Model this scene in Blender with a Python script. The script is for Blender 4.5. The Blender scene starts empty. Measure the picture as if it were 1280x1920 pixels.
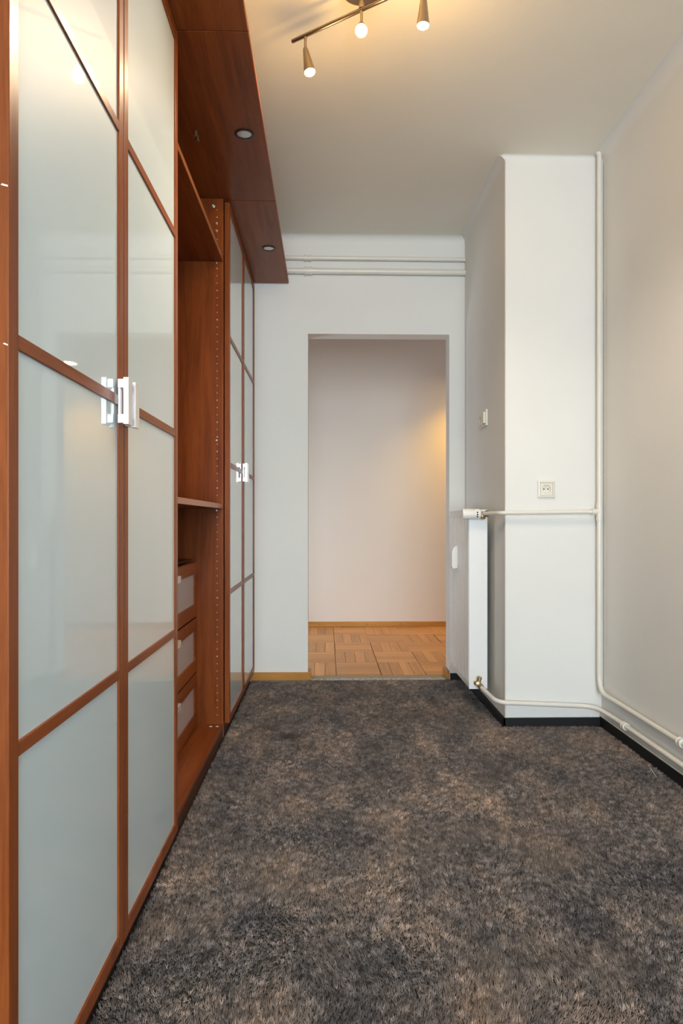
import bpy, bmesh, math, random
import numpy as np
from mathutils import Vector, Matrix
random.seed(7)
rng = np.random.default_rng(7)
S = bpy.context.scene
C = S.collection

# ------------------------------------------------------------------ camera
H = 0.95                      # eye height above the carpet
cam_d = bpy.data.cameras.new('camera')
cam_d.sensor_fit = 'HORIZONTAL'
cam_d.sensor_width = 24.0
cam_d.lens = 24.0             # 1280 px focal length in a 1280 px wide frame
cam_d.shift_y = 16.0 / 1280
cam_d.clip_start = 0.02
cam = bpy.data.objects.new('camera', cam_d)
C.objects.link(cam)
cam.location = (0, 0, H)
cam.rotation_euler = (math.pi / 2, 0, -math.atan(28 / 1280))
S.camera = cam

# ------------------------------------------------------------------ world, daylight, exposure
world = bpy.data.worlds.new('World')
S.world = world
world.use_nodes = True
bg = world.node_tree.nodes['Background']
bg.inputs[0].default_value = (0.80, 0.90, 1.0, 1)
bg.inputs[1].default_value = 1.0


def area_light(name, loc, rot, sx, sy, power, color):
    d = bpy.data.lights.new(name, 'AREA')
    d.shape = 'RECTANGLE'
    d.size = sx
    d.size_y = sy
    d.energy = power
    d.color = color
    o = bpy.data.objects.new(name, d)
    C.objects.link(o)
    o.location = loc
    o.rotation_euler = rot
    return o


# daylight entering by the window in the wall behind the camera
WIN_W, WIN_C = 280.0, (0.90, 1.0, 1.11)
SPOT_W, SPOT_C = 20.0, (1.0, 0.82, 0.62)
BULB_W, BULB_C = 2.7, (1.0, 0.58, 0.18)
HALL_W, HALL_C = 62.0, (1.0, 0.55, 0.06)
area_light('window_daylight', (0.30, -4.34, 1.21), (math.pi / 2, 0, 0), 1.78, 2.26, WIN_W, WIN_C)
# added light standing in for daylight in the hall, behind a made-up window
HFILL_W, HFILL_C = 16.0, (0.94, 1.0, 1.12)
area_light('hall_fill_light', (-1.42, 5.15, 0.66), (0, -math.pi / 2, 0), 1.14, 0.86, HFILL_W, HFILL_C)

S.view_settings.view_transform = 'Standard'
S.view_settings.look = 'None'
S.view_settings.exposure = 0.10
S.view_settings.gamma = 1.0
S.view_settings.use_curve_mapping = False


# ------------------------------------------------------------------ materials
def new_mat(name):
    m = bpy.data.materials.new(name)
    m.use_nodes = True
    nt = m.node_tree
    b = nt.nodes['Principled BSDF']
    return m, nt, b


def N(nt, kind, **kw):
    n = nt.nodes.new(kind)
    for k, v in kw.items():
        setattr(n, k, v)
    return n


def flat(name, col, rough=0.5, metal=0.0, spec=0.5, bump=0.0, bscale=200.0, coat=0.0):
    m, nt, b = new_mat(name)
    b.inputs['Base Color'].default_value = (*col, 1)
    b.inputs['Roughness'].default_value = rough
    b.inputs['Metallic'].default_value = metal
    b.inputs['Specular IOR Level'].default_value = spec
    b.inputs['Coat Weight'].default_value = coat
    # faint mottling so that no surface is perfectly uniform
    tc = N(nt, 'ShaderNodeTexCoord')
    no = N(nt, 'ShaderNodeTexNoise')
    no.inputs['Scale'].default_value = 3.0
    no.inputs['Detail'].default_value = 4
    nt.links.new(tc.outputs['Object'], no.inputs['Vector'])
    mx = N(nt, 'ShaderNodeMix', data_type='RGBA')
    mx.inputs['A'].default_value = (*[c * 0.97 for c in col], 1)
    mx.inputs['B'].default_value = (*[min(1, c * 1.03) for c in col], 1)
    nt.links.new(no.outputs['Fac'], mx.inputs['Factor'])
    nt.links.new(mx.outputs['Result'], b.inputs['Base Color'])
    if bump:
        n2 = N(nt, 'ShaderNodeTexNoise')
        n2.inputs['Scale'].default_value = bscale
        n2.inputs['Detail'].default_value = 3
        nt.links.new(tc.outputs['Object'], n2.inputs['Vector'])
        bp = N(nt, 'ShaderNodeBump')
        bp.inputs['Strength'].default_value = bump
        bp.inputs['Distance'].default_value = 0.002
        nt.links.new(n2.outputs['Fac'], bp.inputs['Height'])
        nt.links.new(bp.outputs['Normal'], b.inputs['Normal'])
    return m


def wood(name, dark, light, axis='z', rough=0.32, scale=1.0, rnd=0.0):
    m, nt, b = new_mat(name)
    tc = N(nt, 'ShaderNodeTexCoord')
    mp = N(nt, 'ShaderNodeMapping')
    sc = {'z': (26, 26, 1.6), 'y': (26, 1.6, 26), 'x': (1.6, 26, 26)}[axis]
    mp.inputs['Scale'].default_value = [s * scale for s in sc]
    nt.links.new(tc.outputs['Object'], mp.inputs['Vector'])
    if rnd:
        oi = N(nt, 'ShaderNodeObjectInfo')
        mu = N(nt, 'ShaderNodeVectorMath', operation='SCALE')
        mu.inputs[0].default_value = (37.0, 19.0, 53.0)
        nt.links.new(oi.outputs['Random'], mu.inputs['Scale'])
        nt.links.new(mu.outputs[0], mp.inputs['Location'])
    n1 = N(nt, 'ShaderNodeTexNoise')
    n1.inputs['Scale'].default_value = 1.0
    n1.inputs['Detail'].default_value = 6
    n1.inputs['Roughness'].default_value = 0.62
    n1.inputs['Distortion'].default_value = 0.5
    nt.links.new(mp.outputs[0], n1.inputs['Vector'])
    n2 = N(nt, 'ShaderNodeTexNoise')
    n2.inputs['Scale'].default_value = 9.0
    n2.inputs['Detail'].default_value = 3
    nt.links.new(mp.outputs[0], n2.inputs['Vector'])
    ad = N(nt, 'ShaderNodeMath', operation='MULTIPLY_ADD')
    ad.inputs[1].default_value = 0.35
    nt.links.new(n2.outputs['Fac'], ad.inputs[0])
    nt.links.new(n1.outputs['Fac'], ad.inputs[2])
    cr = N(nt, 'ShaderNodeValToRGB')
    cr.color_ramp.elements[0].position = 0.42
    cr.color_ramp.elements[0].color = (*dark, 1)
    cr.color_ramp.elements[1].position = 0.92
    cr.color_ramp.elements[1].color = (*light, 1)
    nt.links.new(ad.outputs[0], cr.inputs[0])
    out = cr.outputs[0]
    if rnd:
        hs = N(nt, 'ShaderNodeHueSaturation')
        mr = N(nt, 'ShaderNodeMapRange')
        mr.inputs['To Min'].default_value = 1 - rnd
        mr.inputs['To Max'].default_value = 1 + rnd
        nt.links.new(oi.outputs['Random'], mr.inputs['Value'])
        nt.links.new(mr.outputs[0], hs.inputs['Value'])
        nt.links.new(out, hs.inputs['Color'])
        out = hs.outputs[0]
    nt.links.new(out, b.inputs['Base Color'])
    b.inputs['Roughness'].default_value = rough
    b.inputs['Specular IOR Level'].default_value = 0.18
    bp = N(nt, 'ShaderNodeBump')
    bp.inputs['Strength'].default_value = 0.06
    bp.inputs['Distance'].default_value = 0.001
    nt.links.new(ad.outputs[0], bp.inputs['Height'])
    nt.links.new(bp.outputs['Normal'], b.inputs['Normal'])
    return m


def emit(name, col, strength):
    m, nt, b = new_mat(name)
    b.inputs['Base Color'].default_value = (0.9, 0.85, 0.75, 1)
    b.inputs['Emission Color'].default_value = (*col, 1)
    b.inputs['Emission Strength'].default_value = strength
    return m


WALL = flat('painted_plaster', (0.81, 0.80, 0.775), 0.75, spec=0.25, bump=0.10, bscale=90)
CEIL = flat('ceiling_plaster', (0.89, 0.845, 0.755), 0.85, spec=0.2, bump=0.12, bscale=80)
HALLC = flat('hall_ceiling_dark', (0.30, 0.17, 0.08), 0.6)  # unseen ceiling, coloured brown to cut bounce light on the upper hall wall
HALLW = flat('hall_plaster', (0.79, 0.73, 0.665), 0.8, spec=0.2, bump=0.1, bscale=90)
CHER_D, CHER_L = (0.130, 0.030, 0.0075), (0.300, 0.078, 0.018)
WOODZ = wood('cherry_veneer_upright', CHER_D, CHER_L, 'z')
WOODY = wood('cherry_veneer_level', CHER_D, CHER_L, 'y')
WOODX = wood('cherry_veneer_deep', CHER_D, CHER_L, 'x')
PLINTH = wood('dark_plinth_veneer', (0.045, 0.014, 0.006), (0.09, 0.026, 0.010), 'y', rough=0.4)
EDGE = wood('cherry_edge_band', (0.26, 0.085, 0.03), (0.40, 0.15, 0.06), 'z', rough=0.28)
EDGEY = wood('cherry_edge_band_level', (0.26, 0.085, 0.03), (0.40, 0.15, 0.06), 'y', rough=0.28)
OAKX = wood('oak_strip_across', (0.46, 0.21, 0.07), (0.68, 0.37, 0.15), 'x', rough=0.38, rnd=0.16)
OAKY = wood('oak_strip_along', (0.46, 0.21, 0.07), (0.68, 0.37, 0.15), 'y', rough=0.38, rnd=0.16)
OAKB = wood('oak_skirting', (0.40, 0.17, 0.035), (0.60, 0.30, 0.08), 'x', rough=0.3)
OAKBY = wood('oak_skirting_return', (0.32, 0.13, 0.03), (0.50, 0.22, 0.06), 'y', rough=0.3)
DARKGAP = flat('dark_joint', (0.10, 0.05, 0.025), 0.8)
PAINT = flat('cream_gloss_paint', (0.79, 0.755, 0.69), 0.28, spec=0.5)
RADW = flat('white_radiator_enamel', (0.86, 0.86, 0.855), 0.35, spec=0.5)
PLASTIC = flat('ivory_plastic', (0.78, 0.75, 0.66), 0.35)
WPLAST = flat('white_plastic', (0.86, 0.85, 0.82), 0.35)
BLACKP = flat('black_skirting', (0.008, 0.008, 0.009), 0.6, spec=0.3)
BLACK = flat('black_hole', (0.01, 0.008, 0.007), 0.6)
BRASS = flat('aged_brass', (0.45, 0.34, 0.20), 0.35, metal=0.9)
NICKEL = flat('brushed_nickel', (0.36, 0.29, 0.215), 0.30, metal=1.0)
ALU = flat('satin_aluminium', (0.86, 0.86, 0.88), 0.38, metal=0.75)
STEEL = flat('zinc_screw', (0.75, 0.73, 0.70), 0.35, metal=0.8)
RAWHOLE = flat('raw_board_hole', (0.72, 0.42, 0.22), 0.7)
CONC = flat('grey_underlay', (0.36, 0.32, 0.26), 0.9, bump=0.5, bscale=300)
FRAY = flat('pale_fray', (0.62, 0.60, 0.56), 0.95)
LENS = flat('spot_lens', (0.72, 0.72, 0.70), 0.25, metal=0.25)
BLRING = flat('black_ring', (0.012, 0.010, 0.010), 0.4)
BULB = emit('warm_bulb', (1.0, 0.66, 0.30), 30.0)
WHITEFR = flat('white_window_frame', (0.85, 0.85, 0.84), 0.4)


def frosted(name, col, rough):
    m, nt, b = new_mat(name)
    tc = N(nt, 'ShaderNodeTexCoord')
    no = N(nt, 'ShaderNodeTexNoise')
    no.inputs['Scale'].default_value = 5
    nt.links.new(tc.outputs['Object'], no.inputs['Vector'])
    mx = N(nt, 'ShaderNodeMix', data_type='RGBA')
    mx.inputs['A'].default_value = (*[c * 0.98 for c in col], 1)
    mx.inputs['B'].default_value = (*[c * 1.02 for c in col], 1)
    nt.links.new(no.outputs['Fac'], mx.inputs['Factor'])
    nt.links.new(mx.outputs['Result'], b.inputs['Base Color'])
    b.inputs['Roughness'].default_value = 0.45
    b.inputs['Specular IOR Level'].default_value = 0.2
    b.inputs['Coat Weight'].default_value = 1.0
    b.inputs['Coat Roughness'].default_value = rough
    b.inputs['Coat IOR'].default_value = 1.5
    return m


GLASS = frosted('frosted_glass', (0.59, 0.69, 0.73), 0.012)
GLASSD = frosted('drawer_glass', (0.48, 0.46, 0.47), 0.05)


def clear_glass():
    m, nt, b = new_mat('clear_window_glass')
    tr = N(nt, 'ShaderNodeBsdfTransparent')
    tr.inputs[0].default_value = (0.95, 0.97, 0.96, 1)
    gl = N(nt, 'ShaderNodeBsdfGlossy')
    gl.inputs['Roughness'].default_value = 0.02
    mx = N(nt, 'ShaderNodeMixShader')
    mx.inputs[0].default_value = 0.06
    nt.links.new(tr.outputs[0], mx.inputs[1])
    nt.links.new(gl.outputs[0], mx.inputs[2])
    nt.links.new(mx.outputs[0], nt.nodes['Material Output'].inputs['Surface'])
    return m


CLEAR = clear_glass()


def carpet_mat(name, gain):
    m, nt, b = new_mat(name)
    geo = N(nt, 'ShaderNodeNewGeometry')
    at = N(nt, 'ShaderNodeAttribute')
    at.attribute_name = 'tuft'
    # worn, brownish areas against the charcoal pile
    mp = N(nt, 'ShaderNodeMapping')
    mp.inputs['Rotation'].default_value = (0, 0, -0.35)
    mp.inputs['Scale'].default_value = (1.7, 0.85, 1.0)
    mp.inputs['Location'].default_value = (0.35, 0.2, 0.0)
    nt.links.new(geo.outputs['Position'], mp.inputs['Vector'])
    n1 = N(nt, 'ShaderNodeTexNoise')
    n1.inputs['Scale'].default_value = 3.0
    n1.inputs['Detail'].default_value = 7
    n1.inputs['Roughness'].default_value = 0.66
    nt.links.new(mp.outputs[0], n1.inputs['Vector'])
    cr = N(nt, 'ShaderNodeValToRGB')
    cr.color_ramp.elements[0].position = 0.36
    cr.color_ramp.elements[0].color = (0.088 * gain, 0.081 * gain, 0.086 * gain, 1)
    cr.color_ramp.elements[1].position = 0.68
    cr.color_ramp.elements[1].color = (0.27 * gain, 0.205 * gain, 0.168 * gain, 1)
    e = cr.color_ramp.elements.new(0.52)
    e.color = (0.150 * gain, 0.129 * gain, 0.122 * gain, 1)
    nt.links.new(n1.outputs['Fac'], cr.inputs[0])
    # old dark spot near the far wardrobe
    sub = N(nt, 'ShaderNodeVectorMath', operation='DISTANCE')
    sub.inputs[1].default_value = (-0.158, 3.01, 0.0)
    nt.links.new(geo.outputs['Position'], sub.inputs[0])
    n3 = N(nt, 'ShaderNodeTexNoise')
    n3.inputs['Scale'].default_value = 40
    nt.links.new(geo.outputs['Position'], n3.inputs['Vector'])
    ad = N(nt, 'ShaderNodeMath', operation='MULTIPLY_ADD')
    ad.inputs[1].default_value = 0.07
    nt.links.new(n3.outputs['Fac'], ad.inputs[0])
    nt.links.new(sub.outputs['Value'], ad.inputs[2])
    mr = N(nt, 'ShaderNodeMapRange')
    mr.inputs['From Min'].default_value = 0.06
    mr.inputs['From Max'].default_value = 0.11
    mr.inputs['To Min'].default_value = 0.42
    mr.inputs['To Max'].default_value = 1.0
    nt.links.new(ad.outputs[0], mr.inputs['Value'])
    mul = N(nt, 'ShaderNodeMath', operation='MULTIPLY')
    nt.links.new(mr.outputs[0], mul.inputs[0])
    nt.links.new(at.outputs['Fac'], mul.inputs[1])
    hs = N(nt, 'ShaderNodeVectorMath', operation='SCALE')
    nt.links.new(cr.outputs[0], hs.inputs[0])
    nt.links.new(mul.outputs[0], hs.inputs['Scale'])
    nt.links.new(hs.outputs[0], b.inputs['Base Color'])
    b.inputs['Roughness'].default_value = 0.9
    b.inputs['Specular IOR Level'].default_value = 0.1
    b.inputs['Sheen Weight'].default_value = 0.15
    return m


CARPET = carpet_mat('carpet_pile', 1.42)
CARPETB = flat('carpet_backing', (0.012, 0.011, 0.011), 0.95, bump=0.6, bscale=400)


# ------------------------------------------------------------------ mesh helpers (all shapes are given in world coordinates)
class MB:
    def __init__(self):
        self.v = []
        self.f = []
        self.smooth = []

    def add(self, vs, fs, smooth=False):
        o = len(self.v)
        self.v += [tuple(p) for p in vs]
        self.f += [[i + o for i in f] for f in fs]
        self.smooth += [smooth] * len(fs)
        return self

    def box(self, x0, x1, y0, y1, z0, z1, bev=0.0, seg=1):
        x0, x1 = min(x0, x1), max(x0, x1)
        y0, y1 = min(y0, y1), max(y0, y1)
        z0, z1 = min(z0, z1), max(z0, z1)
        bm = bmesh.new()
        bmesh.ops.create_cube(bm, size=1)
        for v in bm.verts:
            v.co = Vector(((x0 + x1) / 2 + v.co.x * (x1 - x0), (y0 + y1) / 2 + v.co.y * (y1 - y0), (z0 + z1) / 2 + v.co.z * (z1 - z0)))
        if bev:
            bmesh.ops.bevel(bm, geom=list(bm.edges), offset=bev, segments=seg, affect='EDGES', profile=0.5)
        bm.verts.index_update()
        self.add([v.co for v in bm.verts], [[v.index for v in f.verts] for f in bm.faces])
        bm.free()
        return self

    def prism(self, prof, axis, a, b):
        """profile of (u, v) pairs swept along an axis; u, v are the two other axes in order"""
        n = len(prof)
        vs = []
        for t in (a, b):
            for (u, w) in prof:
                vs.append({'x': (t, u, w), 'y': (u, t, w), 'z': (u, w, t)}[axis])
        fs = [[i, (i + 1) % n, n + (i + 1) % n, n + i] for i in range(n)]
        fs += [list(range(n))[::-1], list(range(n, 2 * n))]
        return self.add(vs, fs)

    def tube(self, path, r, seg=12, caps=True):
        path = [Vector(p) for p in path]
        n = len(path)
        rs = r if isinstance(r, (list, tuple)) else [r] * n
        tang = []
        for i in range(n):
            a = path[max(0, i - 1)]
            b = path[min(n - 1, i + 1)]
            tang.append((b - a).normalized())
        up = Vector((0, 0, 1)) if abs(tang[0].z) < 0.9 else Vector((1, 0, 0))
        nrm = (up - tang[0] * up.dot(tang[0])).normalized()
        vs = []
        for i in range(n):
            t = tang[i]
            nrm = (nrm - t * nrm.dot(t)).normalized()
            bi = t.cross(nrm)
            for k in range(seg):
                a = 2 * math.pi * k / seg
                vs.append(path[i] + (nrm * math.cos(a) + bi * math.sin(a)) * rs[i])
        fs = []
        for i in range(n - 1):
            for k in range(seg):
                fs.append([i * seg + k, i * seg + (k + 1) % seg, (i + 1) * seg + (k + 1) % seg, (i + 1) * seg + k])
        self.add(vs, fs, True)
        if caps:
            self.add(vs[:seg], [list(range(seg))[::-1]])
            self.add(vs[-seg:], [list(range(seg))])
        return self

    def lathe(self, prof, origin, axis, seg=24, caps=True):
        """prof: (radius, height along axis)"""
        o = Vector(origin)
        ax = Vector(axis).normalized()
        up = Vector((0, 0, 1)) if abs(ax.z) < 0.9 else Vector((1, 0, 0))
        u = (up - ax * up.dot(ax)).normalized()
        w = ax.cross(u)
        n = len(prof)
        vs = []
        for (r, h) in prof:
            for k in range(seg):
                a = 2 * math.pi * k / seg
                vs.append(o + ax * h + (u * math.cos(a) + w * math.sin(a)) * r)
        fs = []
        for i in range(n - 1):
            for k in range(seg):
                fs.append([i * seg + k, i * seg + (k + 1) % seg, (i + 1) * seg + (k + 1) % seg, (i + 1) * seg + k])
        self.add(vs, fs, True)
        if caps:
            if prof[0][0] > 1e-6:
                self.add(vs[:seg], [list(range(seg))[::-1]])
            if prof[-1][0] > 1e-6:
                self.add(vs[-seg:], [list(range(seg))])
        return self

    def build(self, name, mat, parent=None, origin=None):
        off = Vector((0, 0, 0))
        if parent is not None:
            off = world_loc(parent)
        elif origin is not None:
            off = Vector(origin)
        me = bpy.data.meshes.new(name)
        me.from_pydata([tuple(Vector(p) - off) for p in self.v], [], self.f)
        me.polygons.foreach_set('use_smooth', self.smooth)
        bm = bmesh.new()
        bm.from_mesh(me)
        bmesh.ops.remove_doubles(bm, verts=bm.verts, dist=1e-6)
        bmesh.ops.recalc_face_normals(bm, faces=bm.faces)
        bm.to_mesh(me)
        bm.free()
        if any(self.smooth):
            me.set_sharp_from_angle(angle=math.radians(40))
        me.materials.append(mat)
        o = bpy.data.objects.new(name, me)
        C.objects.link(o)
        if parent is not None:
            o.parent = parent
        elif origin is not None:
            o.location = origin
        return o


def world_loc(o):
    v = Vector((0, 0, 0))
    while o is not None:
        v += o.location
        o = o.parent
    return v


def fillet(points, r, n=8):
    """polyline with rounded corners"""
    P = [Vector(p) for p in points]
    out = [P[0]]
    for i in range(1, len(P) - 1):
        rr = r[i - 1] if isinstance(r, (list, tuple)) else r
        a = (P[i - 1] - P[i])
        b = (P[i + 1] - P[i])
        d = min(rr, a.length * 0.48, b.length * 0.48)
        p0 = P[i] + a.normalized() * d
        p2 = P[i] + b.normalized() * d
        for k in range(n + 1):
            t = k / n
            out.append(p0 * (1 - t) ** 2 + P[i] * 2 * t * (1 - t) + p2 * t * t)
    out.append(P[-1])
    return out


def tag(o, label=None, cat=None, group=None, kind=None):
    if label:
        o['label'] = label
    if cat:
        o['category'] = cat
    if group:
        o['group'] = group
    if kind:
        o['kind'] = kind
    return o


def thing(name, loc, label, cat, group=None):
    o = bpy.data.objects.new(name, None)
    o.empty_display_size = 0.05
    C.objects.link(o)
    o.location = loc
    return tag(o, label, cat, group)


def copy_tree(o, parent=None):
    c = o.copy()
    C.objects.link(c)
    c.parent = parent
    for ch in [x for x in o.children]:
        copy_tree(ch, c)
    return c


# ------------------------------------------------------------------ room measures
XL, XR = -1.055, 1.282        # side walls
YB, YBB = 4.075, 4.19         # wall with the doorway, its far face
YF = -4.20                    # window wall behind the camera
ZC = 2.645
YCH, XCH = 3.15, 0.828        # chimney breast front and side
DX0, DX1, DZ = -0.111, 0.735, 2.064
YH = 6.11                     # far wall of the hall
XK = -0.453                   # front of the wardrobe carcasses
ZH = 2.66


def struct(o, label, cat):
    return tag(o, label, cat, kind='structure')


# floor
fl = MB().box(XL, XR, YF, YB - 0.012, -0.05, -0.006).build('floor', CARPETB)
struct(fl, 'dark carpet backing that carries the charcoal pile in the room', 'floor')

# deep carpet pile: a tuft for every few millimetres
def smooth_field(nx, ny, lat_x, lat_y, amp):
    g = rng.normal(0, 1, (lat_y + 2, lat_x + 2))
    fx = np.linspace(0, lat_x, nx)
    fy = np.linspace(0, lat_y, ny)
    ix = np.floor(fx).astype(int)
    iy = np.floor(fy).astype(int)
    tx = fx - ix
    ty = fy - iy
    tx = tx * tx * (3 - 2 * tx)
    ty = ty * ty * (3 - 2 * ty)
    a = g[np.ix_(iy, ix)]
    b = g[np.ix_(iy, ix + 1)]
    c = g[np.ix_(iy + 1, ix)]
    d = g[np.ix_(iy + 1, ix + 1)]
    return amp * ((a * (1 - tx) + b * tx) * (1 - ty)[:, None] + (c * (1 - tx) + d * tx) * ty[:, None])


def carpet_pile():
    """clumps of yarn a centimetre apart, each a handful of leaning blades"""
    pitch = 0.0052
    x0, x1, y0, y1 = XK + 0.004, XR - 0.016, 0.70, YB - 0.02
    nx = int((x1 - x0) / pitch)
    ny = int((y1 - y0) / pitch)
    gx, gy = np.meshgrid(np.linspace(x0 + 0.004, x1 - 0.004, nx), np.linspace(y0, y1, ny))
    W, L = x1 - x0, y1 - y0
    lx = smooth_field(nx, ny, int(W / 0.15), int(L / 0.15), 0.35) + rng.normal(0, 0.30, gx.shape)
    ly = smooth_field(nx, ny, int(W / 0.15), int(L / 0.15), 0.35) + rng.normal(0, 0.38, gx.shape) - 0.10
    px = (gx + rng.uniform(-0.45, 0.45, gx.shape) * pitch).ravel()
    py = (gy + rng.uniform(-0.45, 0.45, gx.shape) * pitch).ravel()
    lx, ly = lx.ravel(), ly.ravel()
    pit = smooth_field(nx, ny, int(W / 0.012), int(L / 0.012), 0.36).ravel()
    br = np.exp(rng.normal(0, 0.28, px.shape) + pit)
    hc = 0.0105 + rng.normal(0, 0.0010, px.shape) + 0.0022 * pit
    keep = ~((px > XCH - 0.018) & (py > YCH - 0.018))
    px, py, lx, ly, br, hc = [a[keep] for a in (px, py, lx, ly, br, hc)]
    K = 3
    n = len(px) * K
    R = lambda a: np.repeat(a, K)
    ang = R(rng.uniform(0, 6.283, len(px))) + np.tile(np.arange(K) * 6.283 / K, len(px)) + rng.normal(0, 0.3, n)
    rad = rng.uniform(0.0008, 0.0022, n)
    cx, cy = np.cos(ang), np.sin(ang)
    bx, by = R(px) + cx * rad, R(py) + cy * rad
    h = R(hc) * rng.uniform(0.78, 1.12, n)
    sp = rng.uniform(0.02, 0.34, n)
    tx = np.clip(bx + h * (R(lx) + cx * sp), x0, x1)
    ty = by + h * (R(ly) + cy * sp)
    ty = np.minimum(ty, YB - 0.006)
    a2 = rng.uniform(0, 6.283, n)
    r = 0.00145
    V = np.empty((n, 4, 3), np.float32)
    for k in range(3):
        V[:, k, 0] = bx + r * np.cos(a2 + k * 2.0944)
        V[:, k, 1] = by + r * np.sin(a2 + k * 2.0944)
        V[:, k, 2] = -0.0075
    V[:, 3, 0] = tx
    V[:, 3, 1] = ty
    V[:, 3, 2] = -0.0075 + h
    base = (np.arange(n) * 4)[:, None]
    F = np.concatenate([base + np.array([[0, 1, 3]]), base + np.array([[1, 2, 3]]), base + np.array([[2, 0, 3]])], axis=1).reshape(-1)
    me = bpy.data.meshes.new('carpet_pile')
    me.vertices.add(n * 4)
    me.vertices.foreach_set('co', V.reshape(-1))
    me.loops.add(n * 9)
    me.loops.foreach_set('vertex_index', F.astype(np.int32))
    me.polygons.add(n * 3)
    me.polygons.foreach_set('loop_start', np.arange(0, n * 9, 3, dtype=np.int32))
    me.update(calc_edges=True)
    at = me.attributes.new('tuft', 'FLOAT', 'POINT')
    bright = np.clip(R(br) * np.exp(rng.normal(0, 0.25, n)), 0.2, 3.0)
    at.data.foreach_set('value', np.repeat(bright, 4).astype(np.float32))
    me.materials.append(CARPET)
    o = bpy.data.objects.new('carpet_pile', me)
    C.objects.link(o)
    return tag(o, 'deep charcoal and brown carpet pile covering the floor of the room', 'carpet', kind='stuff')


carpet_pile()

# walls
o = MB().box(XL - 0.1, XL, YF, YB, -0.05, ZC).build('wall_left', WALL)
struct(o, 'white plaster wall behind the row of wardrobes', 'wall')
o = MB().box(XR, XR + 0.1, YF, YB, -0.05, ZC).build('wall_right', WALL)
struct(o, 'plain off-white plaster wall on the right with pipes at its foot', 'wall')
m = MB()
m.box(XL - 0.1, DX0, YB, YBB, -0.05, ZC)
m.box(DX1, XR + 0.1, YB, YBB, -0.05, ZC)
m.box(DX0, DX1, YB, YBB, DZ, ZC)
o = m.build('wall_back', WALL)
struct(o, 'white end wall with the open doorway in it', 'wall')
o = MB().box(XCH, XR, YCH, YB, -0.05, ZC, 0.004).build('wall_chimney', WALL)
struct(o, 'white chimney breast projecting beside the radiator, with a socket on its front', 'wall')
WX0, WX1, WZ0, WZ1 = -0.60, 1.20, 0.07, 2.34
m = MB()
m.box(XL - 0.1, WX0, YF - 0.1, YF, -0.05, ZC)
m.box(WX1, XR + 0.1, YF - 0.1, YF, -0.05, ZC)
m.box(WX0, WX1, YF - 0.1, YF, -0.05, WZ0)
m.box(WX0, WX1, YF - 0.1, YF, WZ1, ZC)
o = m.build('wall_front', WALL)
struct(o, 'white wall with the window, behind the viewer', 'wall')
o = MB().box(XL - 0.1, XR + 0.1, YF - 0.1, YBB, ZC, ZC + 0.08).build('ceiling', CEIL)
struct(o, 'matt off-white plaster ceiling carrying the spotlight bar', 'ceiling')


# rounded plaster joint between wall and ceiling
def cove(r, n=8):
    pts = [(0.0, 0.002), (r, 0.002)]
    for k in range(n + 1):
        a = math.pi / 2 * k / n
        pts.append((r - r * math.sin(a), -(r - r * math.cos(a)) ))
    return pts


def cove_piece(m, axis, r, pos, sgn, a, b):
    prof = [(pos + sgn * u, ZC + w) for (u, w) in cove(r)]
    n0 = len(m.v)
    m.prism(prof, axis, a, b)
    for i in range(len(m.smooth) - len(prof) - 2, len(m.smooth) - 2):
        m.smooth[i] = True


m = MB()
cove_piece(m, 'x', 0.045, YB, -1, XL, XCH)
o = m.build('trim_1', WALL)
struct(o, 'rounded plaster joint above the doorway wall', 'trim')
m = MB()
cove_piece(m, 'y', 0.05, XR, -1, YF, YCH)
o = m.build('trim_2', WALL)
struct(o, 'rounded plaster joint along the top of the right wall', 'trim')
m = MB()
cove_piece(m, 'y', 0.035, XCH, -1, YCH - 0.0, YB)
o = m.build('trim_3', WALL)
struct(o, 'rounded plaster joint on the shaded side of the chimney breast', 'trim')
m = MB()
cove_piece(m, 'x', 0.014, YCH, -1, XCH - 0.012, XR)
o = m.build('trim_4', WALL)
struct(o, 'thin plaster joint across the top front of the chimney breast', 'trim')

# unseen window behind the camera, carried to the floor to brighten the low walls
m = MB()
t = 0.05
m.box(WX0, WX1, YF - 0.08, YF - 0.02, WZ0, WZ0 + t).box(WX0, WX1, YF - 0.08, YF - 0.02, WZ1 - t, WZ1)
m.box(WX0, WX0 + t, YF - 0.08, YF - 0.02, WZ0 + t, WZ1 - t).box(WX1 - t, WX1, YF - 0.08, YF - 0.02, WZ0 + t, WZ1 - t)
wmid = (WX0 + WX1) / 2
m.box(wmid - 0.03, wmid + 0.03, YF - 0.08, YF - 0.02, WZ0 + t, WZ1 - t)
o = m.build('window_1', WHITEFR)
struct(o, 'white glazed double window behind the viewer, taken down to the floor for more low daylight', 'window')
MB().box(WX0 + t, wmid - 0.03, YF - 0.052, YF - 0.048, WZ0 + t, WZ1 - t).build('pane', CLEAR, o)
MB().box(wmid + 0.03, WX1 - t, YF - 0.052, YF - 0.048, WZ0 + t, WZ1 - t).build('pane', CLEAR, o)
MB().box(WX0 - 0.01, WX1 + 0.01, YF - 0.08, YF + 0.02, WZ0 - 0.05, WZ0, 0.004).build('window_sill', WHITEFR, o)

# ---- hall beyond the doorway
HX0, HX1 = -1.3, 2.0
hf = MB().box(HX0, HX1, YBB - 0.0, YH, -0.06, -0.010).build('floor_hall', DARKGAP)
struct(hf, 'oak block parquet floor of the hall beyond the doorway', 'floor')
TW, TL = 0.277, 0.372
PY0 = 4.20
strip_mesh = {}


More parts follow.
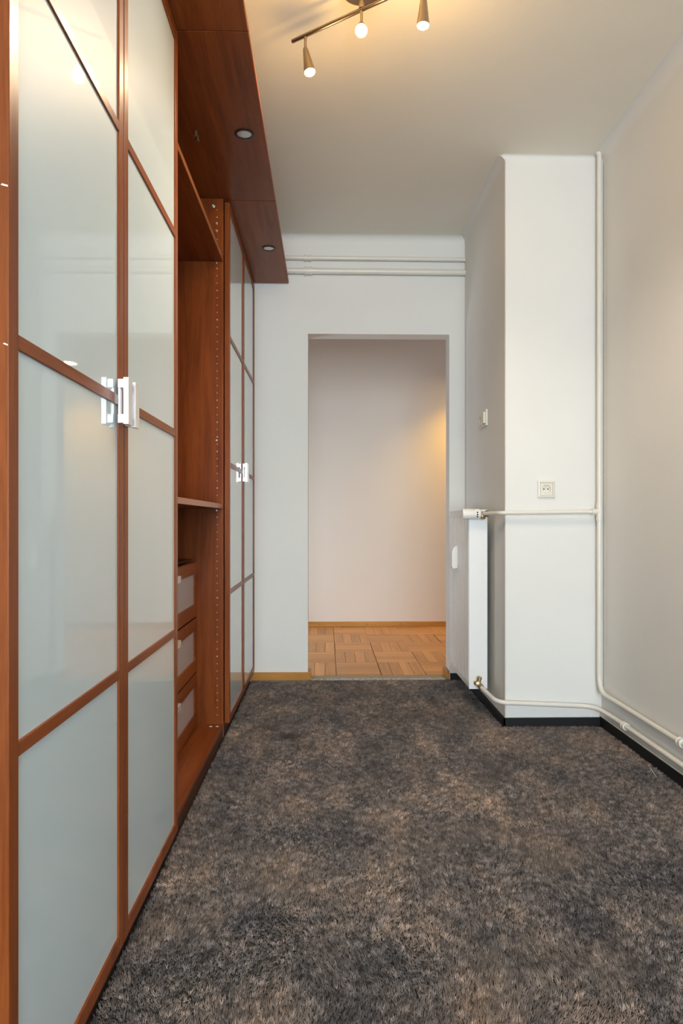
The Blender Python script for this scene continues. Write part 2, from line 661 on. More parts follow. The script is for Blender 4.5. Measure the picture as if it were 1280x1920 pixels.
def parquet_strip(x0, x1, y0, y1, mat):
    key = (round(x1 - x0, 4), round(y1 - y0, 4), mat.name)
    cx, cy = (x0 + x1) / 2, (y0 + y1) / 2
    if key not in strip_mesh:
        g = 0.0009
        ob = MB().box(-(x1 - x0) / 2 + g, (x1 - x0) / 2 - g, -(y1 - y0) / 2 + g, (y1 - y0) / 2 - g, -0.012, 0, 0.0008).build('parquet_strip', mat)
        strip_mesh[key] = ob.data
    else:
        ob = bpy.data.objects.new('parquet_strip', strip_mesh[key])
        C.objects.link(ob)
    ob.parent = hf
    ob.location = (cx, cy, random.uniform(-0.0006, 0.0006))


for ci in range(-2, 5):
    for rj in range(0, 6):
        bx0 = 0.060 + ci * TW + 0.004 * random.uniform(-1, 1)
        by0 = PY0 + rj * TL
        bx1, by1 = 0.060 + (ci + 1) * TW, min(by0 + TL, YH - 0.002)
        if by1 - by0 < 0.02:
            continue
        if (ci + rj) % 2 == 1:        # strips pointing away
            k = 4
            for q in range(k):
                parquet_strip(bx0 + (bx1 - bx0) * q / k, bx0 + (bx1 - bx0) * (q + 1) / k, by0, by1, OAKY)
        else:                         # strips lying across
            k = max(1, round((by1 - by0) / (TL / 4)))
            for q in range(k):
                parquet_strip(bx0, bx1, by0 + (by1 - by0) * q / k, by0 + (by1 - by0) * (q + 1) / k, OAKX)
o = MB().box(HX0, HX1, YH, YH + 0.1, -0.06, ZH).build('wall_hall', HALLW)
struct(o, 'beige far wall of the hall seen through the doorway', 'wall')
gy0, gy1, gz1 = 4.70, 5.60, 1.30
m = MB().box(HX0 - 0.1, HX0, YBB, gy0, -0.06, ZH).box(HX0 - 0.1, HX0, gy1, YH + 0.1, -0.06, ZH).box(HX0 - 0.1, HX0, gy0, gy1, gz1, ZH).box(HX0 - 0.1, HX0, gy0, gy1, -0.06, 0.03)
o = m.build('wall_hall_left', HALLW)
struct(o, 'left end wall of the hall with an opening for the added light, out of sight', 'wall')
m = MB().box(HX0 - 0.07, HX0 - 0.03, gy0, gy0 + 0.05, 0.03, gz1).box(HX0 - 0.07, HX0 - 0.03, gy1 - 0.05, gy1, 0.03, gz1)
m.box(HX0 - 0.07, HX0 - 0.03, gy0 + 0.05, gy1 - 0.05, 0.03, 0.09).box(HX0 - 0.07, HX0 - 0.03, gy0 + 0.05, gy1 - 0.05, gz1 - 0.05, gz1)
o = m.build('window_added', WHITEFR)  # unseen window, made up to brighten the lower hall wall and parquet
struct(o, 'low white window added at the left end of the hall to light it, out of sight', 'window')
MB().box(HX0 - 0.052, HX0 - 0.048, gy0 + 0.05, gy1 - 0.05, 0.09, gz1 - 0.05).build('pane', CLEAR, o)
o = MB().box(HX1, HX1 + 0.1, YBB, YH + 0.1, -0.06, ZH).build('wall_hall_right', HALLW)
struct(o, 'right end wall of the hall, out of sight', 'wall')
o = MB().box(HX0 - 0.1, HX1 + 0.1, YBB, YH + 0.1, ZH, ZH + 0.08).build('ceiling_hall', HALLC)
struct(o, 'hall ceiling hidden above the door head', 'ceiling')
o = MB().box(HX0, HX1, YH - 0.016, YH, 0.0005, 0.046, 0.002).build('baseboard_hall', OAKB)
struct(o, 'low oak skirting along the hall far wall', 'baseboard')
m = MB()
for xx in (-0.06, 0.36, 0.66):
    m.lathe([(0.004, 0), (0.004, 0.0015)], (xx, YH - 0.016, 0.024), (0, -1, 0), 8)
m.build('nail', BLACK, o)

# threshold strip and frayed carpet edge
o = MB().box(DX0, DX1, YB + 0.005, PY0 - 0.003, -0.05, -0.003, 0.001).build('trim_5', CONC)
struct(o, 'bare grey underlay strip in the doorway between carpet and parquet', 'threshold')
m = MB()
for i in range(420):
    x = DX0 + 0.012 + (DX1 - DX0 - 0.03) * random.random()
    y = YB + random.uniform(-0.006, 0.022)
    l = random.uniform(0.008, 0.020)
    a = random.uniform(-0.9, 0.9)
    p = Vector((x, y, -0.002))
    q = p + Vector((l * math.sin(a), l * math.cos(a) * random.uniform(-0.3, 0.6), random.uniform(0.001, 0.007)))
    m.tube([p, q], [0.0018, 0.0008], 4)
f = m.build('frayed_edge', FRAY, o)
f['kind'] = 'stuff'
f['label'] = 'pale frayed edge of the carpet backing'

# skirtings
m = MB().box(XL, DX0 + 0.018, YB - 0.017, YB, 0.0005, 0.047, 0.002)
o = m.build('baseboard_back', OAKB)
struct(o, 'low honey-coloured oak skirting left of the doorway', 'baseboard')
MB().box(DX0, DX0 + 0.018, YB + 0.0005, YBB, 0.0005, 0.047, 0.002).build('skirting_return', OAKBY, o)
o = MB().box(DX1 - 0.020, DX1, YB - 0.012, PY0 - 0.004, 0.0005, 0.052, 0.002).build('baseboard_reveal', OAKBY)
struct(o, 'short oak skirting block in the right door reveal', 'baseboard')
m = MB()
m.box(XCH - 0.013, XCH, YCH - 0.013, YB, -0.006, 0.036, 0.002)
m.box(DX1 + 0.004, XCH - 0.013, YB - 0.012, YB, -0.006, 0.036, 0.002)
m.box(XCH - 0.013, XR - 0.013, YCH - 0.013, YCH, -0.006, 0.036, 0.002)
o = m.build('baseboard_chimney', BLACKP)
struct(o, 'low black skirting strip around the chimney breast', 'baseboard')
o = MB().box(XR - 0.013, XR, YF, YCH, -0.006, 0.041, 0.002).build('baseboard_right', BLACKP)
struct(o, 'black skirting strip along the right wall below the pipes', 'baseboard')
MB().box(XR - 0.0135, XR, YF, YCH - 0.002, 0.0412, 0.049, 0.001).build('ledge', PAINT, o)
MB().box(XR - 0.0110, XR, YF, YCH - 0.002, 0.0505, 0.062, 0.001).build('ledge', PAINT, o)

# ------------------------------------------------------------------ wardrobes
XD = -0.427                   # outer face of the doors
XDB = -0.449                  # back of the doors
U0, U1, U2, U3 = 0.928, 1.972, 3.015, 4.059
Z0, Z1 = 0.058, 2.352
RAILS = (0.632, 1.198, 1.763)
ZT = 2.3585                   # top of the carcasses / underside of the canopy


def carcass(root, y0, y1, open_front=False):
    MB().box(XL + 0.02, XK, y0 + 0.001, y0 + 0.019, 0, ZT - 0.0005, 0.0006).build('side_panel', WOODZ, root)
    MB().box(XL + 0.02, XK, y1 - 0.019, y1 - 0.001, 0, ZT - 0.0005, 0.0006).build('side_panel', WOODZ, root)
    MB().box(XL + 0.012, XL + 0.020, y0 + 0.001, y1 - 0.001, 0.0, ZT - 0.0005).build('back_panel', WOODZ, root)
    MB().box(XL + 0.02, XK, y0 + 0.019, y1 - 0.019, 0.042, 0.060, 0.0006).build('bottom_panel', WOODY, root)
    MB().box(XK - 0.020, XK, y0 + 0.019, y1 - 0.019, 0.0, 0.0415).build('plinth', PLINTH, root)


def door(root, y0, y1, handle_far):
    st, fw = 0.030, 0.0045
    d = MB().box(XDB, XD, y0, y0 + st, Z0, Z1, 0.0018, 2).box(XDB, XD, y1 - st, y1, Z0, Z1, 0.0018, 2) \
        .box(XDB, XD, y0 + st, y1 - st, Z0, Z0 + 0.032, 0.0018, 2).box(XDB, XD, y0 + st, y1 - st, Z1 - 0.040, Z1, 0.0018, 2) \
        .build('door', WOODZ, root)
    for z in RAILS:
        MB().box(XD - fw - 0.0035, XD - 0.0005, y0 + st, y1 - st, z - 0.0105, z + 0.0105, 0.0008).build('rail', WOODY, d)
    zs = [Z0 + 0.032] + list(RAILS) + [Z1 - 0.040]
    for i in range(4):
        a = zs[i] + (0.0105 if i > 0 else 0)
        b = zs[i + 1] - (0.0105 if i < 3 else 0)
        MB().box(XD - fw - 0.008, XD - fw, y0 + st, y1 - st, a, b).build('pane', GLASS, d)
    # square bar pull on two feet
    yc = (y1 - 0.034) if handle_far else (y0 + 0.016)
    hy0, hy1 = (y1 - 0.046, y1 - 0.018) if handle_far else (y0 + 0.002, y0 + 0.030)
    zb, zt = 1.147, 1.243
    m = MB().box(XD + 0.0125, XD + 0.0235, hy0, hy1, zb, zt, 0.0006)
    for z in (zb + 0.012, zt - 0.012):
        m.box(XD, XD + 0.0127, hy0 + 0.004, hy1 - 0.004, z - 0.009, z + 0.009, 0.0005)
    m.box(XD, XD + 0.0045, hy0 + 0.008, hy1 - 0.008, zb + 0.004, zt - 0.004)
    h = m.build('handle', ALU, d)
    h['label'] = 'satin aluminium bar handle'
    return d


near = thing('wardrobe', (XK, (U0 + U1) / 2, 0), 'tall cherry wardrobe with two frosted glass doors, nearest the viewer', 'wardrobe', 'wardrobe row')
carcass(near, U0, U1)
ym = (U0 + U1) / 2
door(near, U0, ym - 0.002, True)
door(near, ym + 0.002, U1, False)
far = copy_tree(near)
far.location.y += U2 - U0
far['label'] = 'tall cherry wardrobe with two frosted glass doors, beside the doorway wall'
# scuffs on the edge of the nearest door
for (xa, za, zb) in ((XD - 0.011, 1.4015, 1.4035), (XD - 0.008, 1.1878, 1.1892)):
    pr = [(xa, za), (XD - 0.0014, za - 0.0025), (XD - 0.0014, zb - 0.0022), (xa + 0.002, zb)]
    s_ = MB().prism(pr, 'y', U0 - 0.0003, U0 + 0.0003).build('scuff', WPLAST, near)
    s_['label'] = 'white scuff mark on the door edge'

# open unit
op = thing('open_wardrobe', (XK, (U1 + U2) / 2, 0), 'open cherry wardrobe unit without doors, with shelves and three inner drawers', 'wardrobe', 'wardrobe row')
carcass(op, U1, U2, True)
yi0, yi1 = U1 + 0.019, U2 - 0.019
for z in (2.082, 1.002):
    s = MB().box(XL + 0.021, XK - 0.001, yi0 + 0.001, yi1 - 0.001, z, z + 0.020).build('shelf', WOODY, op)
    MB().box(XK - 0.001, XK + 0.0006, yi0 + 0.001, yi1 - 0.001, z, z + 0.020, 0.0004).build('edge_band', EDGEY, s)
for z in (2.074, 0.994):
    MB().lathe([(0.0045, 0), (0.0045, 0.006), (0.003, 0.009)], (XK - 0.026, yi1, z), (0, -1, 0), 10).build('shelf_pin', STEEL, op)
MB().box(XK - 0.0005, XK + 0.0006, U2 - 0.019, U2 - 0.0015, 0, ZT - 0.001).build('edge_band', EDGE, op)
# 32 mm system holes
m = MB()
zc = 0.10
while zc < 2.33:
    if not any(abs(zc - (s + 0.010)) < 0.020 for s in (2.082, 1.002)):
        r = 0.0019 if random.random() < 0.75 else 0.0026
        m.lathe([(r * 1.25, 0), (r, 0.0012), (r * 0.4, 0.0013)], (XK - 0.025, yi1, zc), (0, -1, 0), 8)
    zc += 0.032
h = m.build('hole_row', RAWHOLE, op)
h['label'] = 'row of small drilled shelf holes'
h['kind'] = 'stuff'
for (x, z, r) in ((-0.494, 2.325, 0.0075), (-0.480, 2.250, 0.005), (-0.480, 2.218, 0.005), (-0.480, 1.30, 0.0045)):
    MB().lathe([(r, 0), (r, 0.002), (r * 0.6, 0.0035), (r * 0.35, 0.0022), (0.0003, 0.002)], (x, yi1, z), (0, -1, 0), 14).build('screw', STEEL, op)
for (x, y) in ((-0.500, yi1 - 0.035), (-0.472, yi1 - 0.035)):
    MB().lathe([(0.0075, 0), (0.0075, 0.0008), (0.0005, 0.001)], (x, y, 0.060), (0, 0, 1), 14).build('cover_cap', PLASTIC, op)
# three inner drawers with glass fronts
XDR = -0.560
for i, (za, zb) in enumerate(((0.066, 0.292), (0.300, 0.530), (0.538, 0.772))):
    yd0, yd1 = yi0 + 0.022, yi1 - 0.024
    m = MB()
    t = 0.018
    rt, rb, sd = 0.050, 0.056, 0.055
    m.box(XDR - t, XDR, yd0, yd1, za, za + rb, 0.001).box(XDR - t, XDR, yd0, yd1, zb - rt, zb, 0.001)
    m.box(XDR - t, XDR, yd0, yd0 + sd, za + rb, zb - rt, 0.001).box(XDR - t, XDR, yd1 - sd, yd1, za + rb, zb - rt, 0.001)
    # drawer box behind the front
    m.box(XL + 0.06, XDR - t, yd0 + 0.002, yd0 + 0.014, za + 0.01, zb - 0.03)
    m.box(XL + 0.06, XDR - t, yd1 - 0.014, yd1 - 0.002, za + 0.01, zb - 0.03)
    m.box(XL + 0.06, XDR - t, yd0 + 0.014, yd1 - 0.014, za + 0.012, za + 0.020)
    m.box(XL + 0.05, XL + 0.06, yd0 + 0.002, yd1 - 0.002, za + 0.01, zb - 0.03)
    d = m.build('drawer', WOODY, op)
    MB().box(XDR - 0.012, XDR - 0.006, yd0 + sd, yd1 - sd, za + rb, zb - rt).build('pane', GLASSD, d)
    yc = (yd0 + yd1) / 2
    p = MB().box(XDR, XDR + 0.012, yc - 0.095, yc + 0.095, zb - 0.056, zb - 0.030, 0.0015).build('pull', ALU, d)
    p['label'] = 'flat satin metal pull'
# side fillers carrying the drawer runners
for (a, b) in ((yi0, yi0 + 0.020), (yi1 - 0.020, yi1)):
    MB().box(XL + 0.03, XDR - 0.006, a + 0.0005, b - 0.0005, 0.0605, 0.775).build('drawer_rail_filler', WOODZ, op)
MB().box(XL + 0.03, XDR - 0.030, yi0 + 0.0005, yi1 - 0.0005, 0.776, 0.782).build('drawer_cover', PLINTH, op)
# hanging fittings under the top
for y in (2.478, 2.512):
    MB().lathe([(0.004, 0), (0.004, 0.014), (0.007, 0.015), (0.007, 0.019)], (-0.472, y, ZT - 0.0005), (0, 0, -1), 10).build('fitting', BRASS, op)

# canopy boards with recessed spots
XC = -0.225
for i, (a, b) in enumerate(((U0, U1), (U1, U2), (U2, U3))):
    lab = ('dark cherry canopy board over the nearest glass-doored wardrobe',
           'dark cherry canopy board over the open wardrobe unit',
           'dark cherry canopy board over the wardrobe beside the doorway wall')[i]
    yc = (a + b) / 2
    cb = thing('canopy_board', (XK, yc, ZT), lab, 'canopy board', 'canopy boards above the wardrobes')
    MB().box(XL + 0.012, XC, a + 0.0015, b - 0.0015, ZT, ZT + 0.018, 0.0012).build('board', WOODY, cb)
    MB().box(XC, XC + 0.0008, a + 0.0015, b - 0.0015, ZT + 0.001, ZT + 0.017).build('edge_band', EDGEY, cb)
    sx = -0.299
    sp = MB().lathe([(0.0265, -0.0005), (0.0265, 0.004), (0.0300, 0.0045), (0.0345, 0.003), (0.0345, -0.0005)], (sx, yc, ZT), (0, 0, -1), 28, caps=False).build('spotlight', BLRING, cb)
    sp['label'] = 'small recessed spotlight with black ring, switched off'
    MB().lathe([(0.0264, 0.0015), (0.018, 0.0028), (0.008, 0.0034), (0.0002, 0.0036)], (sx, yc, ZT), (0, 0, -1), 28).build('lens', LENS, sp)

# ------------------------------------------------------------------ radiator
RX0, RX1, RY0, RY1, RZ0, RZ1 = 0.703, 0.796, 3.365, 3.905, 0.118, 1.004
rad = thing('radiator', ((RX0 + RX1) / 2, (RY0 + RY1) / 2, RZ0), 'white ribbed panel radiator mounted on the chimney breast side beside the doorway', 'radiator')
# fluted front and back panel
def fluted(xf, sgn, name):
    prof = [(xf + sgn * 0.014, RY0 + 0.004)]
    nr = 14
    p = (RY1 - RY0 - 0.02) / nr
    y = RY0 + 0.010
    for k in range(nr):
        prof += [(xf + sgn * 0.0125, y + p * 0.04), (xf, y + p * 0.14), (xf, y + p * 0.66), (xf + sgn * 0.0125, y + p * 0.76)]
        y += p
    prof += [(xf + sgn * 0.014, RY1 - 0.004)]
    m = MB()
    m.prism(prof, 'z', RZ0 + 0.028, RZ1 - 0.036)
    m.box(xf + sgn * 0.003, xf + sgn * 0.014, RY0 + 0.003, RY1 - 0.003, RZ0, RZ0 + 0.028, 0.002)
    m.box(xf + sgn * 0.003, xf + sgn * 0.014, RY0 + 0.003, RY1 - 0.003, RZ1 - 0.036, RZ1 - 0.004, 0.002)
    return m.build(name, RADW, rad)


fluted(RX0, 1, 'front_panel')
fluted(RX1, -1, 'back_panel')
MB().box(RX0 + 0.001, RX1, RY0 - 0.0012, RY0 + 0.0026, RZ0 - 0.002, RZ1, 0.0008).build('side_cover', RADW, rad)
MB().box(RX0 + 0.001, RX1, RY1 - 0.0026, RY1 + 0.0012, RZ0 - 0.002, RZ1, 0.0008).build('side_cover', RADW, rad)
m = MB()
m.box(RX0 + 0.004, RX0 + 0.014, RY0 + 0.003, RY1 - 0.003, RZ1 - 0.004, RZ1 - 0.001)
m.box(RX1 - 0.014, RX1 - 0.004, RY0 + 0.003, RY1 - 0.003, RZ1 - 0.004, RZ1 - 0.001)
k = 0
y = RY0 + 0.012
while y < RY1 - 0.012:
    m.box(RX0 + 0.014, RX1 - 0.014, y, y + 0.006, RZ1 - 0.004, RZ1 - 0.001)
    y += 0.016
m.build('top_grille', RADW, rad)
m = MB()
for k in range(9):
    y = RY0 + 0.05 + k * 0.055
    m.box(RX0 + 0.016, RX1 - 0.016, y, y + 0.002, RZ0 + 0.03, RZ1 - 0.04)
m.build('convector_fins', RADW, rad)
for y in (RY0 + 0.21, RY1 - 0.11):
    for z in (RZ0 + 0.12, RZ1 - 0.12):
        MB().box(RX1 - 0.002, XCH - 0.001, y - 0.015, y + 0.015, z - 0.02, z + 0.02).build('wall_bracket', RADW, rad)
# thermostat head and valves
VZ = 0.984
VY = RY0 - 0.030
m = MB().lathe([(0.017, 0), (0.024, 0.006), (0.0255, 0.012), (0.0255, 0.030), (0.0235, 0.034), (0.0255, 0.037), (0.0265, 0.088), (0.0245, 0.093), (0.002, 0.094)], (0.757, VY, VZ - 0.002), (-1, 0, 0), 28)
th = m.build('thermostat_head', WPLAST, rad)
th['label'] = 'white thermostatic valve head'
m = MB()
for (a, b) in ((0.735, 0.30), (0.735, -0.12), (0.735, -0.55)):
    q = Vector((a, VY - 0.0258 * math.cos(b), VZ - 0.002 + 0.0258 * math.sin(b)))
    m.lathe([(0.0042, -0.001), (0.0042, 0.0006)], q, (0, -math.cos(b), math.sin(b)), 8)
m.build('dial_mark', BLACK, th)
m = MB()
m.lathe([(0.012, -0.006), (0.016, 0.0), (0.016, 0.010), (0.011, 0.014), (0.011, 0.030)], (0.790, VY, VZ), (-1, 0, 0), 16)
m.lathe([(0.011, 0.0), (0.011, 0.030), (0.015, 0.031)], (0.774, VY - 0.001, VZ), (0, 1, 0), 16)
m.lathe([(0.011, 0.0), (0.013, 0.012), (0.013, 0.022), (0.008, 0.026)], (0.768, VY - 0.002, VZ - 0.002), (-0.2, -0.4, -1), 16)
v = m.build('supply_valve', BRASS, rad)
v['label'] = 'aged brass supply valve'
BZ = 0.150
m = MB()
m.lathe([(0.016, 0.0), (0.016, 0.006), (0.011, 0.008), (0.011, 0.034), (0.013, 0.036), (0.013, 0.048), (0.004, 0.050)], (0.742, RY0 - 0.0012, BZ), (0, -1, 0), 16)
m.lathe([(0.010, 0.0), (0.010, 0.020), (0.012, 0.021), (0.012, 0.030), (0.006, 0.034)], (0.746, RY0 - 0.026, BZ), (0.2, 0, 1), 14)
m.lathe([(0.010, -0.006), (0.011, 0.016), (0.0135, 0.018), (0.0135, 0.034), (0.010, 0.036)], (0.744, RY0 - 0.030, BZ), (0.30, -0.75, -0.42), 14)
v = m.build('return_valve', BRASS, rad)
v['label'] = 'aged brass return valve'
# heat meter on the ribs
m = MB()
prof = []
hm0, hm1 = 0.692, 0.812
for (u, w) in ((0.0, hm0 + 0.003), (-0.022, hm0), (-0.029, hm0 + 0.010), (-0.030, hm1 - 0.035), (-0.024, hm1 - 0.012), (-0.012, hm1), (0.0, hm1)):
    prof.append((RX0 + u, w))
vs = []
m.prism(prof, 'y', 3.655, 3.692)
v = m.build('heat_meter', WPLAST, rad)
v['label'] = 'white heat meter clipped to the ribs'

# ------------------------------------------------------------------ heating pipes
PX = XR - 0.021               # axis of the right wall pipes
CX = 1.255
riser = thing('heating_pipe', (CX, 3.13, 0), 'cream supply pipe running up the chimney corner and bending along the right wall', 'pipe')
pth = fillet([(CX, 3.118, ZC - 0.003), (CX, 3.118, 0.160), (PX, 2.95, 0.160), (PX, YF + 0.01, 0.162)], [0.10, 0.08], 10)
MB().tube(pth, 0.0105, 14).build('pipe', PAINT, riser)
MB().lathe([(0.011, 0), (0.016, 0.0), (0.016, 0.004), (0.011, 0.010)], (CX, 3.118, ZC - 0.001), (0, 0, -1), 20).build('ceiling_rosette', PAINT, riser)
ZS = 0.990
MB().lathe([(0.0135, -0.040), (0.0135, 0.040)], (CX, 3.118, ZS), (0, 0, 1), 16).lathe([(0.0135, 0.0), (0.0135, 0.034)], (CX, 3.118, ZS), (-1, 0, 0), 16).build('tee_fitting', PAINT, riser)
br = fillet([(CX - 0.02, 3.118, ZS), (0.80, 3.122, VZ + 0.001), (0.766, VY - 0.028, VZ)], 0.03, 8)
MB().tube(br, 0.0090, 14).build('branch', PAINT, riser)


def clip(root, p, r, name='pipe_clip'):
    """two-piece clamp on a pipe running along y"""
    m = MB().lathe([(r + 0.0035, -0.010), (r + 0.0035, 0.010)], p, (0, 1, 0), 16)
    m.lathe([(r + 0.006, -0.013), (r + 0.006, -0.009)], p, (0, 1, 0), 16).lathe([(r + 0.006, 0.009), (r + 0.006, 0.013)], p, (0, 1, 0), 16)
    m.box(p[0], XR - 0.001, p[1] - 0.007, p[1] + 0.007, p[2] - 0.006, p[2] + 0.006)
    return m.build(name, PAINT, root)


clip(riser, (PX, 2.40, 0.161), 0.0105)
ret = thing('heating_pipe', (1.0, 3.13, 0), 'cream return pipe from the radiator foot around the chimney corner and along the right wall', 'pipe')
pth = fillet([(0.752, RY0 - 0.048, BZ - 0.012), (0.786, 3.128, 0.112), (0.90, 3.128, 0.107), (1.235, 3.124, 0.092), (PX, 2.98, 0.083), (PX, YF + 0.01, 0.074)], [0.055, 0.05, 0.07, 0.06], 10)
MB().tube(pth, 0.0105, 14).build('pipe', PAINT, ret)
for y in (2.86, 1.2):
    clip(ret, (PX, y, 0.0815 if y > 2 else 0.0785), 0.0105)
# second, thinner riser tucked in the corner
o = MB().tube([(1.2725, 3.139, ZC - 0.003), (1.2725, 3.139, 0.190)], 0.0085, 12).build('heating_pipe', PAINT, None, (1.2725, 3.139, 0.190))
tag(o, 'thin painted pipe tucked behind the supply pipe in the chimney corner', 'pipe')

# pipes high on the doorway wall
for i, (z, r, lab) in enumerate(((2.507, 0.0125, 'thinner upper of two cream pipes high across the doorway wall'),
                                (2.428, 0.0175, 'thicker lower of two cream pipes high across the doorway wall'))):
    yp = YB - r - 0.008
    root = thing('heating_pipe', (0, yp, z), lab, 'pipe')
    MB().tube([(XL + 0.002, yp, z + 0.004), (XCH - 0.001, yp, z - 0.001)], r, 16).build('pipe', PAINT, root)
    xk = -0.112 + 0.004 * i
    m = MB()
    m.lathe([(r + 0.003, -0.014), (r + 0.003, 0.014)], (xk, yp, z + 0.001), (1, 0, 0), 18)
    m.lathe([(r + 0.008, -0.021), (r + 0.008, -0.013)], (xk, yp, z + 0.001), (1, 0, 0), 18)
    m.lathe([(r + 0.008, 0.013), (r + 0.008, 0.021)], (xk, yp, z + 0.001), (1, 0, 0), 18)
    m.box(xk - 0.008, xk + 0.008, yp, YB, z - 0.006, z + 0.006)
    m.build('pipe_clip', PAINT, root)

# ------------------------------------------------------------------ sockets
def socket_insert(root, c, nrm, up, half, depth):
    """square insert with round recess, two pin holes and two earth clips; nrm points into the room"""
    c, nrm, up = Vector(c), Vector(nrm), Vector(up)
    side = up.cross(nrm)
    q = MB()
    R = half * 0.70
    seg = 32
    vs, fs = [], []
    for k in range(seg):
        a = 2 * math.pi * k / seg
        ca, sa = math.cos(a), math.sin(a)
        mxx = max(abs(ca), abs(sa))
        outer = c + (side * ca + up * sa) * (half / mxx)
        vs += [outer - nrm * 0.004, outer + nrm * depth, c + (side * ca + up * sa) * R + nrm * depth, c + (side * ca + up * sa) * R * 0.96 - nrm * (0.006)]
    for k in range(seg):
        a, b = k * 4, ((k + 1) % seg) * 4
        for j in range(3):
            fs.append([a + j, b + j, b + j + 1, a + j + 1])
    vs.append(c - nrm * 0.006)
    for k in range(seg):
        fs.append([k * 4 + 3, ((k + 1) % seg) * 4 + 3, len(vs) - 1])
    q.add(vs, fs)
    ins = q.build('socket_insert', PLASTIC, root)
    for s in (-1, 1):
        MB().lathe([(0.0032, -0.0062), (0.0032, -0.0050)], c + side * s * 0.0095, nrm, 12).build('pin_hole', BLACK, ins)
    for s in (-1, 1):
        m = MB()
        p = c + up * s * (R * 0.92)
        e = [p + side * a * 0.0045 + nrm * b for a in (-1, 1) for b in (-0.0055, -0.0002)]
        d = [x - up * s * 0.003 for x in e]
        m.add(e + d, [[0, 1, 3, 2], [4, 6, 7, 5], [0, 4, 5, 1], [2, 3, 7, 6], [0, 2, 6, 4], [1, 5, 7, 3]])
        m.build('earth_clip', STEEL, ins)
    MB().lathe([(0.002, -0.0062), (0.002, -0.0046)], c, nrm, 10).build('screw', STEEL, ins)
    return ins


# socket on the chimney front
sx, sz = 1.018, 1.096
root = thing('wall_socket', (sx, YCH, sz), 'ivory single power socket on the front of the chimney breast', 'socket')
m = MB()
hf_, hi = 0.0405, 0.0285
# bevelled square frame with a square opening
vs, fs = [], []
for (h2, d) in ((hf_, 0.0), (hf_, 0.006), (hf_ - 0.004, 0.0095), (hi + 0.002, 0.0105), (hi + 0.0003, 0.006)):
    for (a, b) in ((-1, -1), (1, -1), (1, 1), (-1, 1)):
        vs.append((sx + a * h2, YCH - d, sz + b * h2))
for i in range(4):
    for k in range(4):
        fs.append([i * 4 + k, i * 4 + (k + 1) % 4, (i + 1) * 4 + (k + 1) % 4, (i + 1) * 4 + k])
m.add(vs, fs)
m.build('frame', PLASTIC, root)
socket_insert(root, (sx, YCH - 0.0065, sz), (0, -1, 0), (0, 0, 1), 0.0285, 0.0015)

# switch and socket plate on the side of the chimney breast
y0, y1, zc = 3.492, 3.664, 1.482
root = thing('switch_plate', (XCH, (y0 + y1) / 2, zc), 'ivory double plate with socket and switch on the chimney breast side above the radiator', 'switch')
m = MB()
hh = 0.0415
m.box(XCH - 0.010, XCH, y0, y0 + 0.012, zc - hh, zc + hh, 0.0015)
m.box(XCH - 0.010, XCH, y1 - 0.012, y1, zc - hh, zc + hh, 0.0015)
m.box(XCH - 0.010, XCH, y0 + 0.012, y1 - 0.012, zc + hh - 0.012, zc + hh, 0.0015)
m.box(XCH - 0.010, XCH, y0 + 0.012, y1 - 0.012, zc - hh, zc - hh + 0.012, 0.0015)
ymid = (y0 + y1) / 2
m.box(XCH - 0.010, XCH, ymid - 0.008, ymid + 0.008, zc - hh + 0.012, zc + hh - 0.012, 0.0015)
m.build('frame', PLASTIC, root)
socket_insert(root, (XCH - 0.0075, (ymid + 0.008 + y1 - 0.012) / 2, zc), (-1, 0, 0), (0, 0, 1), 0.029, 0.004)
ya, yb = y0 + 0.0135, ymid - 0.0095
MB().prism([(ya, 0), (yb, 0), (yb, 0.006), ((ya + yb) / 2, 0.012), (ya, 0.019)], 'z', zc - 0.0285, zc + 0.0285).build('tmp', PLASTIC)
tmp = bpy.data.objects['tmp']
for v_ in tmp.data.vertices:
    a, b, c_ = v_.co
    v_.co = (XCH - 0.001 - b - (XCH if False else 0), a, c_)
tmp.name = 'rocker'
tmp.data.name = 'rocker'
for v_ in tmp.data.vertices:
    v_.co -= root.location
tmp.data.flip_normals()
tmp.parent = root

# ------------------------------------------------------------------ ceiling lamp: bar with three spots
A = Vector((-0.115, 2.297, 2.560))
B = Vector((0.335, 2.003, 2.560))
lamp = thing('ceiling_spotlight', (0.11, 2.15, ZC), 'brushed nickel ceiling bar with three lit warm spot heads', 'ceiling lamp')
cen = (A + B) / 2
MB().lathe([(0.066, 0.0005), (0.066, 0.022), (0.062, 0.026), (0.004, 0.027)], (cen.x, cen.y, ZC), (0, 0, -1), 40).build('ceiling_plate', NICKEL, lamp)
MB().lathe([(0.009, 0.025), (0.009, 0.082)], (cen.x, cen.y, ZC), (0, 0, -1), 16).build('stem', NICKEL, lamp)
bd = (B - A).normalized()
MB().lathe([(0.0005, -0.0005), (0.0065, 0.0), (0.0065, (B - A).length), (0.0005, (B - A).length + 0.0005)], A, bd, 16).build('bar', NICKEL, lamp)


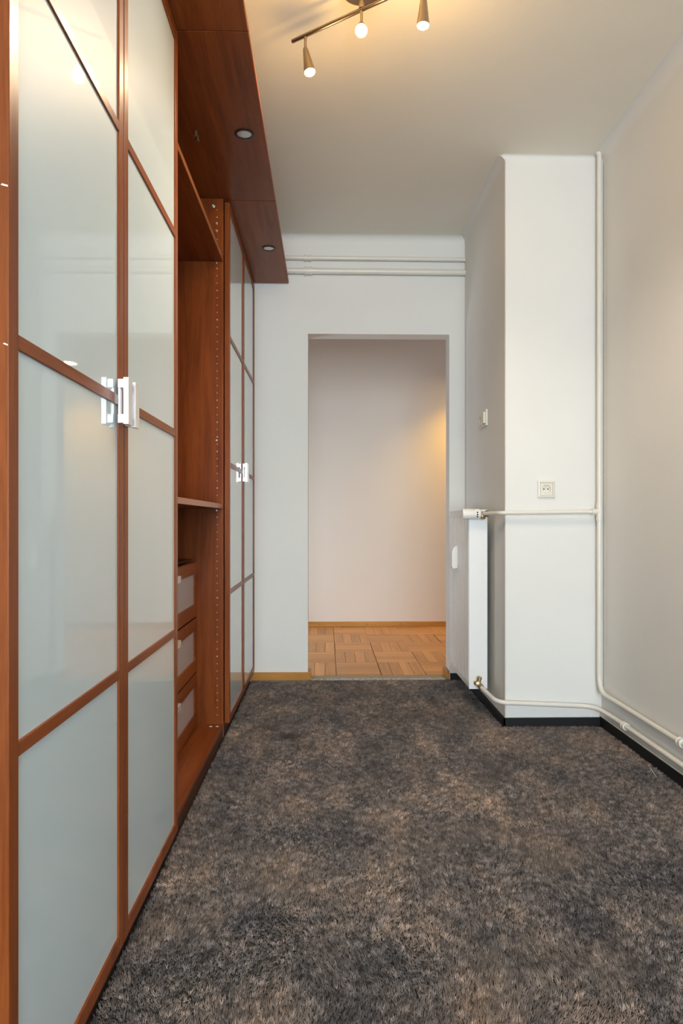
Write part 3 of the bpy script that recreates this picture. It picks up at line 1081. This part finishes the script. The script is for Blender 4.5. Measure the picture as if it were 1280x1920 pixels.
def spot_head(p, d, aim_energy, cone):
    d = Vector(d).normalized()
    MB().lathe([(0.0045, 0), (0.0045, 0.046)], p, (0, 0, -1), 12).build('arm', NICKEL, lamp)
    q = p + Vector((0, 0, -0.046))
    hd = MB().lathe([(0.003, -0.004), (0.0075, -0.002), (0.009, 0.004), (0.0195, 0.083), (0.0187, 0.0835), (0.0175, 0.072), (0.002, 0.062)], q, d, 24).build('spot_head', NICKEL, lamp)
    bl = MB().lathe([(0.0002, 0.066), (0.0155, 0.072), (0.0172, 0.080), (0.0160, 0.0865), (0.0095, 0.091), (0.0002, 0.0925)], q, d, 20).build('bulb', BULB, hd)
    bl['label'] = 'glowing warm bulb'
    l = bpy.data.lights.new('spot_head_light', 'SPOT')
    l.energy = SPOT_W
    l.color = SPOT_C
    l.spot_size = cone
    l.spot_blend = 0.6
    l.shadow_soft_size = 0.018
    lo = bpy.data.objects.new('spot_head_light', l)
    C.objects.link(lo)
    lo.location = q + d * 0.098
    lo.rotation_euler = d.to_track_quat('-Z', 'Y').to_euler()
    l = bpy.data.lights.new('bulb_light', 'POINT')
    l.energy = BULB_W
    l.color = BULB_C
    l.shadow_soft_size = 0.016
    lo = bpy.data.objects.new('bulb_light', l)
    C.objects.link(lo)
    lo.location = q + d * 0.116


def on_bar(t):
    return A + (B - A) * t


spot_head(on_bar(0.10), (0.18, -0.10, -1), 14, 2.4)
spot_head(on_bar(0.50), (-0.05, -0.75, -0.80), 14, 2.4)
spot_head(on_bar(0.90), (-0.02, 0.05, -1), 14, 2.4)

# downlight in the hall, out of sight to the right of the doorway
hx, hy, hz = 1.30, 5.74, 2.26
hl = thing('hall_downlight', (hx, hy, ZH), 'white disc downlight hanging in the hall, hidden by the door jamb', 'lamp')
MB().lathe([(0.045, 0.0), (0.045, 0.02), (0.006, 0.022), (0.006, ZH - hz - 0.04)], (hx, hy, ZH), (0, 0, -1), 24).build('ceiling_mount', WPLAST, hl)
MB().lathe([(0.02, 0.045), (0.085, 0.030), (0.090, 0.0), (0.082, 0.0), (0.076, 0.022), (0.004, 0.030)], (hx, hy, hz), (0, 0, 1), 32).build('shade', WPLAST, hl)
MB().lathe([(0.0005, -0.004), (0.05, 0.0), (0.055, 0.012), (0.0005, 0.018)], (hx, hy, hz), (0, 0, 1), 24).build('bulb', BULB, hl)
l = bpy.data.lights.new('hall_downlight_light', 'SPOT')
l.energy = HALL_W
l.color = HALL_C
l.spot_size = math.radians(128)
l.spot_blend = 1.0
l.shadow_soft_size = 0.05
lo = bpy.data.objects.new('hall_downlight_light', l)
C.objects.link(lo)
lo.location = (hx, hy, hz - 0.012)

# ------------------------------------------------------------------ lint on the carpet
o = MB().tube([(1.205, 2.52, 0.030), (1.209, 2.512, 0.022), (1.212, 2.500, 0.012), (1.213, 2.488, 0.006)], [0.0007, 0.0009, 0.0009, 0.0007], 6).build('thread', FRAY, None, (1.213, 2.488, 0.006))
tag(o, 'short white thread sticking up from the carpet by the right skirting', 'thread')
